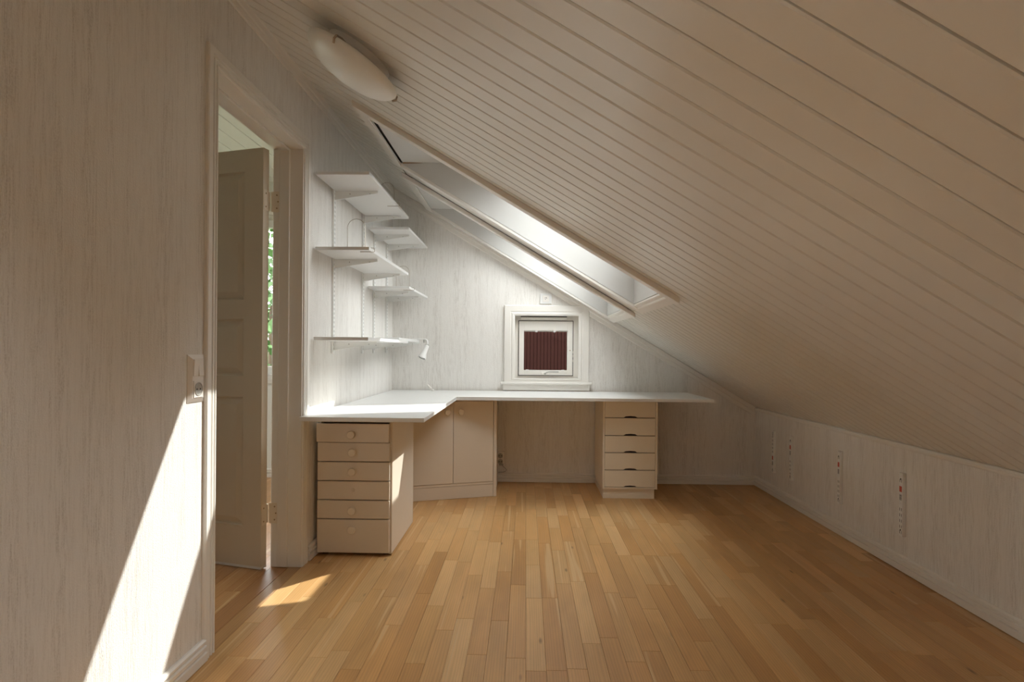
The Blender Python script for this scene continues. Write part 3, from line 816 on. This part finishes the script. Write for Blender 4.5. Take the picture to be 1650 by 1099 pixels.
def bracket(label, y, z, depth, group='white brackets under the corner shelves'):
    b = empty('shelf_bracket', (XL + 0.0125, y, z), label=label, cat='bracket', group=group)
    xa_, xb_ = XL + 0.0130, XL + depth
    pts = [(xa_, z - 0.0008), (xb_, z - 0.0008), (xb_, z - 0.013), (xa_ + 0.04, z - 0.045), (xa_, z - 0.050)]
    MB().prism([(px, y - 0.0012, pz) for px, pz in pts], (0, 0.0024, 0)).build('plate', 'whitemetal', b)
    for s_ in (-1, 1):
        f0 = y if s_ > 0 else y - 0.007
        MB().prism([(px, f0, pz) for px, pz in ((xa_, z - 0.050), (xa_ + 0.04, z - 0.045), (xb_, z - 0.013), (xb_, z - 0.0115), (xa_ + 0.04, z - 0.0435), (xa_, z - 0.0485))], (0, 0.007, 0)).build('flange', 'whitemetal', b)
    for fx in (0.35, 0.82):
        px = xa_ + (xb_ - xa_) * fx
        MB().cyl((px, y - 0.0016, z - 0.016), (px, y + 0.0016, z - 0.016), 0.0035, n=10).build('screw_hole', 'greyplastic', b)
    return b
SHELVES = [
    # z0, z1, y0, y1, x1, shelf label, place word
    (1.962, 1.978, 2.887, 3.866, -0.806, 'white shelf board highest on the doorway side of the corner', 'highest doorway-side shelf'),
    (1.577, 1.594, 2.890, 3.862, -0.805, 'white shelf board with a wire bookend at its bare front corner', 'middle doorway-side shelf'),
    (1.114, 1.131, 2.876, 3.852, -0.803, 'white shelf board lowest on the doorway side, above the desk wing', 'lowest doorway-side shelf'),
    (1.893, 1.909, 3.872, 4.600, -0.806, 'white shelf board highest in the gable corner, just under the sloped ceiling', 'highest gable-corner shelf'),
    (1.488, 1.504, 3.872, 4.600, -0.800, 'white shelf board at mid height in the gable corner', 'middle gable-corner shelf'),
    (1.131, 1.152, 3.862, 4.600, -0.866, 'white shelf board lowest in the gable corner with the clip spotlight', 'lowest gable-corner shelf'),
]
for i, (z0, z1, ya, yb, x1, lab, place) in enumerate(SHELVES):
    s_ = MB().box(XL + 0.0135, x1, ya, yb, z0, z1, 0.0012).build('shelf_board', 'white')
    tag(s_, lab, 'shelf', 'corner shelf boards')
    for ry, side in (((3.19, 'doorway'), (3.77, 'gable')) if i < 3 else ((4.05, 'doorway'), (4.42, 'gable'))):
        bracket('white metal bracket under the %s, its %s-end one' % (place, side), ry, z0, 0.255)

# ---- wire bookends: an arch standing on the shelf, its foot clamped round the shelf edge
def bookend(label, xr, y, z0, z1, xe, w=0.092, h=0.150):
    """arch between x = xr-w and xr at depth y on shelf top z1; foot wraps the edge xe down to the underside z0"""
    b = empty('wire_bookend', (xr - w / 2, y, z1), label=label, cat='bookend', group='wire bookends on the corner shelves')
    r = 0.0016; zt = z1 + r + 0.0002; zb = z0 - r - 0.0002
    pts = [(xr - w, y, zt)]
    pts += [(xr - w, y, zt + (h - w / 2) * k / 4) for k in range(1, 5)]
    for k in range(1, 13):
        a = math.pi - math.pi * k / 12
        pts.append((xr - w / 2 + math.cos(a) * w / 2, y, z1 + h - w / 2 + math.sin(a) * w / 2))
    pts += [(xr, y, z1 + (h - w / 2) * k / 4) for k in (3, 2, 1)] + [(xr, y, zt)]
    MB().tube(pts, r).build('arch', 'metal', b)
    y2 = y + 0.012
    f = [(xr, y, zt), (xr + 0.004, y2, zt), (xe + 0.012, y2, zt), (xe + 0.016, y2, zt - 0.004), (xe + 0.016, y2, zb + 0.004), (xe + 0.012, y2, zb), (xe - 0.035, y2, zb + 0.0001), (xe - 0.060, y2, zb)]
    MB().tube(f, r).build('clamp_foot', 'metal', b)
bookend('grey wire bookend at the bare front corner of the middle doorway-side shelf', -0.836, 2.925, 1.577, 1.594, -0.805)
bookend('grey wire bookend on the highest doorway-side shelf under the slope', -0.822, 3.50, 1.962, 1.978, -0.806, h=0.125)
bookend('grey wire bookend on the middle gable-corner shelf', -0.815, 3.95, 1.488, 1.504, -0.800, h=0.150)

# ---- clip spotlight at the end of the lowest corner shelf
sp = empty('clip_spotlight', (-0.82, 4.52, 1.14), label='small white clip-on spotlight clamped to the lowest gable-corner shelf', cat='lamp')
box_obj('clamp', 'whitemetal', sp, -0.905, -0.800, 4.505, 4.555, 1.1525, 1.160, bev=0.002)
box_obj('clamp_jaw', 'whitemetal', sp, -0.905, -0.848, 4.512, 4.548, 1.122, 1.1305, bev=0.002)
MB().cyl((-0.812, 4.53, 1.128), (-0.812, 4.53, 1.152), 0.010, n=16).build('clamp_screw', 'greyplastic', sp)
MB().tube([(-0.802, 4.53, 1.155), (-0.788, 4.528, 1.142), (-0.784, 4.520, 1.120), (-0.786, 4.515, 1.108)], 0.0065, 10).build('arm', 'whitemetal', sp)
MB().cyl((-0.797, 4.515, 1.106), (-0.775, 4.515, 1.106), 0.010, n=14).build('joint', 'greyplastic', sp)
ax = Vector((-0.32, -0.35, -0.88)).normalized()
o0 = Vector((-0.786, 4.513, 1.104))
hd = MB().lathe(o0, ax, [(0.009, -0.004), (0.017, 0.004), (0.019, 0.03), (0.021, 0.065), (0.032, 0.098), (0.0325, 0.112), (0.029, 0.112), (0.026, 0.100), (0.0, 0.100)], 28).build('head', 'whitemetal', sp, smooth=35)
MB().lathe(o0 + ax * 0.1005, ax, [(0.029, 0.0), (0.029, 0.009), (0.023, 0.009), (0.022, 0.002), (0.0, 0.002)], 24).build('reflector_ring', 'chrome', hd, smooth=35)
MB().lathe(o0 + ax * 0.103, ax, [(0.021, 0.0), (0.018, 0.004), (0.0, 0.006)], 24).build('lens', 'opal', hd, smooth=35)

# ---- small white peg leaning at the wall on the desk
pg = empty('peg', (-0.765, 4.585, DZT), label='small white peg lying tilted on the desk against the gable wall', cat='peg')
MB().cyl((-0.752, 4.560, DZT + 0.009), (-0.795, 4.605, DZT + 0.042), 0.0085, 0.0065, 14, bev=0).build('shaft', 'plastic', pg, smooth=40)
MB().lathe((-0.745, 4.552, DZT + 0.0005), (0, 0, 1), [(0.012, 0), (0.013, 0.003), (0.009, 0.010), (0.0, 0.011)], 18).build('foot', 'plastic', pg, smooth=40)

# ---- ceiling lamp: shallow opal glass dish under the slope
nrm = Vector((-T, 0, -1)).normalized()                  # into the room
LC = Vector((-0.582, 1.958, zc(-0.582)))
lamp = empty('ceiling_lamp', LC, label='round opal glass dish lamp on the sloped ceiling above the doorway', cat='lamp')
MB().lathe(LC + nrm * 0.0005, nrm, [(0.115, 0), (0.115, 0.022), (0.105, 0.030), (0.0, 0.030)], 40).build('base_plate', 'whitemetal', lamp, smooth=35)
pr = [(0.169, 0.041), (0.170, 0.044)] + [(0.170 * math.cos(a), 0.044 + 0.062 * math.sin(a)) for a in [math.pi / 2 * k / 12 for k in range(1, 13)]]
pin = [(0.162 * math.cos(a), 0.041 + 0.057 * math.sin(a)) for a in [math.pi / 2 * (12 - k) / 12 for k in range(0, 13)]]
MB().lathe(LC, nrm, pr + pin[1:], 56, caps=False).build('glass_dish', 'opal', lamp, smooth=40)
ua = Vector((1, 0, -T)).normalized(); va = Vector((0, 1, 0))
for ang in (-60, 60, 180):
    a = math.radians(ang) - 0.55
    dv = ua * math.cos(a) + va * math.sin(a)
    c0 = LC + dv * 0.165
    m_ = MB(); m_.tube([LC + dv * 0.10 + nrm * 0.026, LC + dv * 0.140 + nrm * 0.030, LC + dv * 0.174 + nrm * 0.040, LC + dv * 0.177 + nrm * 0.052, LC + dv * 0.167 + nrm * 0.062], 0.004)
    m_.build('holder_clip', 'metal', lamp)
MB().lathe(LC + nrm * 0.030, nrm, [(0.014, 0), (0.014, 0.02), (0.024, 0.026), (0.026, 0.04), (0.016, 0.05), (0.0, 0.051)], 20).build('bulb', 'opal', lamp, smooth=40)

# ---- switch with socket beside the doorway
sw = empty('switch_plate', (XL, 1.862, 0.968), label='white wall plate with rocker switch over a socket beside the doorway', cat='switch')
y0, y1, z0, z1 = 1.815, 1.905, 0.888, 1.046
def taper(name, mat, parent, x_a, x_b, ins, yy0, yy1, zz0, zz1):
    a = [(x_a, yy0, zz0), (x_a, yy1, zz0), (x_a, yy1, zz1), (x_a, yy0, zz1)]
    b = [(x_b, yy0 + ins, zz0 + ins), (x_b, yy1 - ins, zz0 + ins), (x_b, yy1 - ins, zz1 - ins), (x_b, yy0 + ins, zz1 - ins)]
    m2 = MB(); m2.rings([a, [(x_a + 0.002, p[1], p[2]) for p in a], b]); return m2.build(name, mat, parent)
taper('cover', 'plastic', sw, XL, XL + 0.011, 0.014, y0, y1, z0, z1)
rk = MB(); rk.prism([(XL + 0.010, y0 + 0.016, z) for z in ()] or [(XL + 0.0105, 1.833, 0.975), (XL + 0.0105, 1.833, 1.030), (XL + 0.0165, 1.833, 1.030), (XL + 0.0125, 1.833, 0.975)], (0, 0.027, 0), 0.001)
rk.build('rocker', 'plastic', sw)
rk = MB(); rk.prism([(XL + 0.0105, 1.8605, 0.975), (XL + 0.0105, 1.8605, 1.030), (XL + 0.0125, 1.8605, 1.030), (XL + 0.0165, 1.8605, 0.975)], (0, 0.027, 0), 0.001)
rk.build('rocker', 'plastic', sw)
box_obj('socket_insert', 'plastic', sw, XL + 0.0105, XL + 0.0135, 1.833, 1.887, 0.904, 0.960, bev=0.001)
so = MB().lathe((XL + 0.0136, 1.860, 0.932), (1, 0, 0), [(0.0225, 0.0), (0.0225, 0.0012), (0.0195, 0.0012), (0.0185, 0.0002), (0.0, 0.0002)], 28).build('socket_well', 'greyplastic', sw, smooth=40)
for s_ in (-0.0095, 0.0095):
    MB().cyl((XL + 0.0138, 1.860 + s_, 0.932), (XL + 0.0142, 1.860 + s_, 0.932), 0.003, n=10).build('contact_hole', 'dark', so)

# ---- small socket plate above the gable window
op = empty('outlet_plate', (0.158, YB, 1.493), label='small square white outlet plate above the gable window', cat='outlet')
box_obj('cover', 'white', op, 0.110, 0.207, YB - 0.010, YB - 0.0003, 1.450, 1.537, bev=0.004)
box_obj('insert', 'plastic', op, 0.134, 0.184, YB - 0.013, YB - 0.010, 1.469, 1.519, bev=0.001)
for dx_, dz_ in ((-0.006, 0.006), (0.006, 0.004), (-0.004, -0.005), (0.003, 0.009)):
    MB().cyl((0.159 + dx_, YB - 0.0135, 1.494 + dz_), (0.159 + dx_, YB - 0.0130, 1.494 + dz_), 0.0028, n=10).build('contact_hole', 'blackprint', op)

# ---- double socket with a short cable under the desk
ds = empty('double_socket', (-0.19, YB, 0.17), label='double wall socket with a loose cable beside the corner cabinet', cat='socket')
box_obj('cover', 'plastic', ds, -0.240, -0.165, YB - 0.012, YB - 0.0003, 0.128, 0.250, bev=0.003)
for zz in (0.213, 0.166):
    so = MB().lathe((-0.202, YB - 0.012, zz), (0, -1, 0), [(0.021, 0), (0.021, 0.0015), (0.018, 0.0015), (0.016, 0.0003), (0, 0.0003)], 24).build('socket_well', 'greyplastic', ds, smooth=40)
    for s_ in (-0.009, 0.009):
        MB().cyl((-0.202 + s_, YB - 0.0130, zz), (-0.202 + s_, YB - 0.0123, zz), 0.004, n=10).build('contact_hole', 'blackprint', so)
pl = [(-0.205, YB - 0.020, 0.150), (-0.185, YB - 0.022, 0.135), (-0.165, YB - 0.022, 0.118), (-0.150, YB - 0.022, 0.102), (-0.158, YB - 0.022, 0.090), (-0.178, YB - 0.022, 0.082), (-0.215, YB - 0.022, 0.080)]
MB().tube(pl, 0.0028).build('cable', 'greyplastic', ds)
box_obj('plug', 'greyplastic', ds, -0.212, -0.176, YB - 0.030, YB - 0.012, 0.136, 0.150, bev=0.003)

# ---- four short slotted rails on the knee wall with price stickers
spots = [(2.838, 0.172, 0.482, 'farthest from the gable corner'), (3.393, 0.182, 0.492, 'second farthest from the gable corner'),
         (4.005, 0.182, 0.490, 'second from the gable corner'), (4.285, 0.172, 0.488, 'closest to the gable corner')]
for i, (ry, z0, z1, where) in enumerate(spots):
    r = empty('wall_rail', (XR, ry, z0), label='short white slotted rail on the knee wall, %s' % where, cat='rail', group='short rails on the knee wall')
    xf = XR - 0.018
    box_obj('channel', 'whitemetal', r, xf, XR - 0.0003, ry - 0.013, ry + 0.013, z0, z1, bev=0.001)
    st0 = z0 + (0.5 if i != 3 else 0.12) * (z1 - z0)
    m_ = MB(); zz = z0 + 0.012
    while zz < z1 - 0.02:
        if not (st0 - 0.005 < zz < st0 + 0.095):
            for s_ in (-0.006, 0.006):
                m_.box(xf - 0.0004, xf + 0.001, ry + s_ - 0.0013, ry + s_ + 0.0013, zz, zz + 0.014)
        zz += 0.028
    o = m_.build('slots', 'blackprint', r); o['kind'] = 'stuff'
    for zz in (z0 + 0.03, z1 - 0.03):
        MB().cyl((xf - 0.001, ry, zz), (xf, ry, zz), 0.0042, n=12).build('screw', 'blackprint', r)
    lb = box_obj('sticker', 'white', r, xf - 0.0005, xf, ry - 0.011, ry + 0.011, st0, st0 + 0.095)
    MB().box(xf - 0.0008, xf - 0.0005, ry - 0.009, ry + 0.009, st0 + 0.062, st0 + 0.090).build('red_print', 'redprint', lb)
    m_ = MB()
    for k_, (a_, w_) in enumerate(((0.0, .0022), (0.004, .0012), (0.0068, .003), (0.0112, .0012), (0.0140, .0022), (0.0178, .001), (0.0205, .003), (0.0250, .0016))):
        m_.box(xf - 0.0008, xf - 0.0005, ry - 0.008, ry + 0.008, st0 + 0.022 + a_, st0 + 0.022 + a_ + w_)
    bc = m_.build('barcode', 'blackprint', lb); bc['kind'] = 'stuff'

# ================================================================== OUTSIDE
struct(MB().box(-60, 60, -60, 60, -3.1, -2.8).build('ground', 'grass'), 'grassy ground outside the house', 'ground')
NY = 8.6
nh = empty('neighbour_house', (3.0, NY, -2.8), label='house clad in dark red vertical boards outside the gable window', cat='house')
box_obj('wall_core', 'redboard', nh, -1.6, 8.0, NY + 0.03, NY + 6.0, -2.8, 5.6)
bw = 0.052
pm = None
xx = -1.6
i = 0
while xx < 7.9:
    o = None
    if pm is None:
        o = MB().box(0.002, bw - 0.002, 0, 0.024, 0, 8.4, 0.003).build('cladding_board', 'redboard', nh, local=True); pm = o.data
    else:
        o = bpy.data.objects.new('cladding_board', pm); COL.objects.link(o); o.parent = nh
    o.location = (xx - 3.0, 0.004 if i % 2 else 0.0, 0.0)
    xx += bw; i += 1
MB().prism([(-1.9, NY - 0.35, 5.45), (-1.9, NY + 3.0, 6.1), (-1.9, NY + 6.4, 5.45), (-1.9, NY + 6.4, 5.30), (-1.9, NY - 0.35, 5.30)], (10.2, 0, 0)).build('roof', 'roofing', nh)

def tree(name, x_, y_, h, r, label, n=900, seed=1):
    rnd = random.Random(seed)
    e = empty(name, (x_, y_, -2.8), label=label, cat='tree')
    zb = -2.8
    MB().cyl((x_, y_, zb), (x_, y_, zb + h * 0.75), 0.14, 0.05, 10).build('trunk', 'bark', e, smooth=50)
    for k_ in range(7):
        a = rnd.uniform(0, 6.28); z_ = zb + h * rnd.uniform(0.35, 0.65)
        MB().tube([(x_, y_, z_), (x_ + math.cos(a) * r * .4, y_ + math.sin(a) * r * .4, z_ + h * .1), (x_ + math.cos(a) * r * .75, y_ + math.sin(a) * r * .75, z_ + h * .22)], 0.03, 6).build('branch', 'bark', e)
    bm = MB(); b = bm.bm
    for k_ in range(n):
        while True:
            v = Vector((rnd.uniform(-1, 1), rnd.uniform(-1, 1), rnd.uniform(-1, 1)))
            if 0.35 < v.length < 1: break
        c = Vector((x_ + v.x * r, y_ + v.y * r, zb + h * 0.66 + v.z * h * 0.34))
        u_ = Vector((rnd.uniform(-1, 1), rnd.uniform(-1, 1), rnd.uniform(-1, 1))).normalized()
        w_ = u_.orthogonal().normalized(); s_ = rnd.uniform(0.07, 0.15)
        b.faces.new([b.verts.new(c + u_ * s_), b.verts.new(c + w_ * s_ * .5), b.verts.new(c - u_ * s_), b.verts.new(c - w_ * s_ * .5)])
    o = bm.build('foliage', 'leaf', e); o['kind'] = 'stuff'
tree('garden_tree', -4.6, 10.2, 6.2, 1.7, 'leafy green tree outside the window of the next room', 1800, 3)
tree('garden_tree', -6.6, 13.6, 5.0, 2.0, 'lower leafy tree farther off behind the garden tree', 1800, 5)
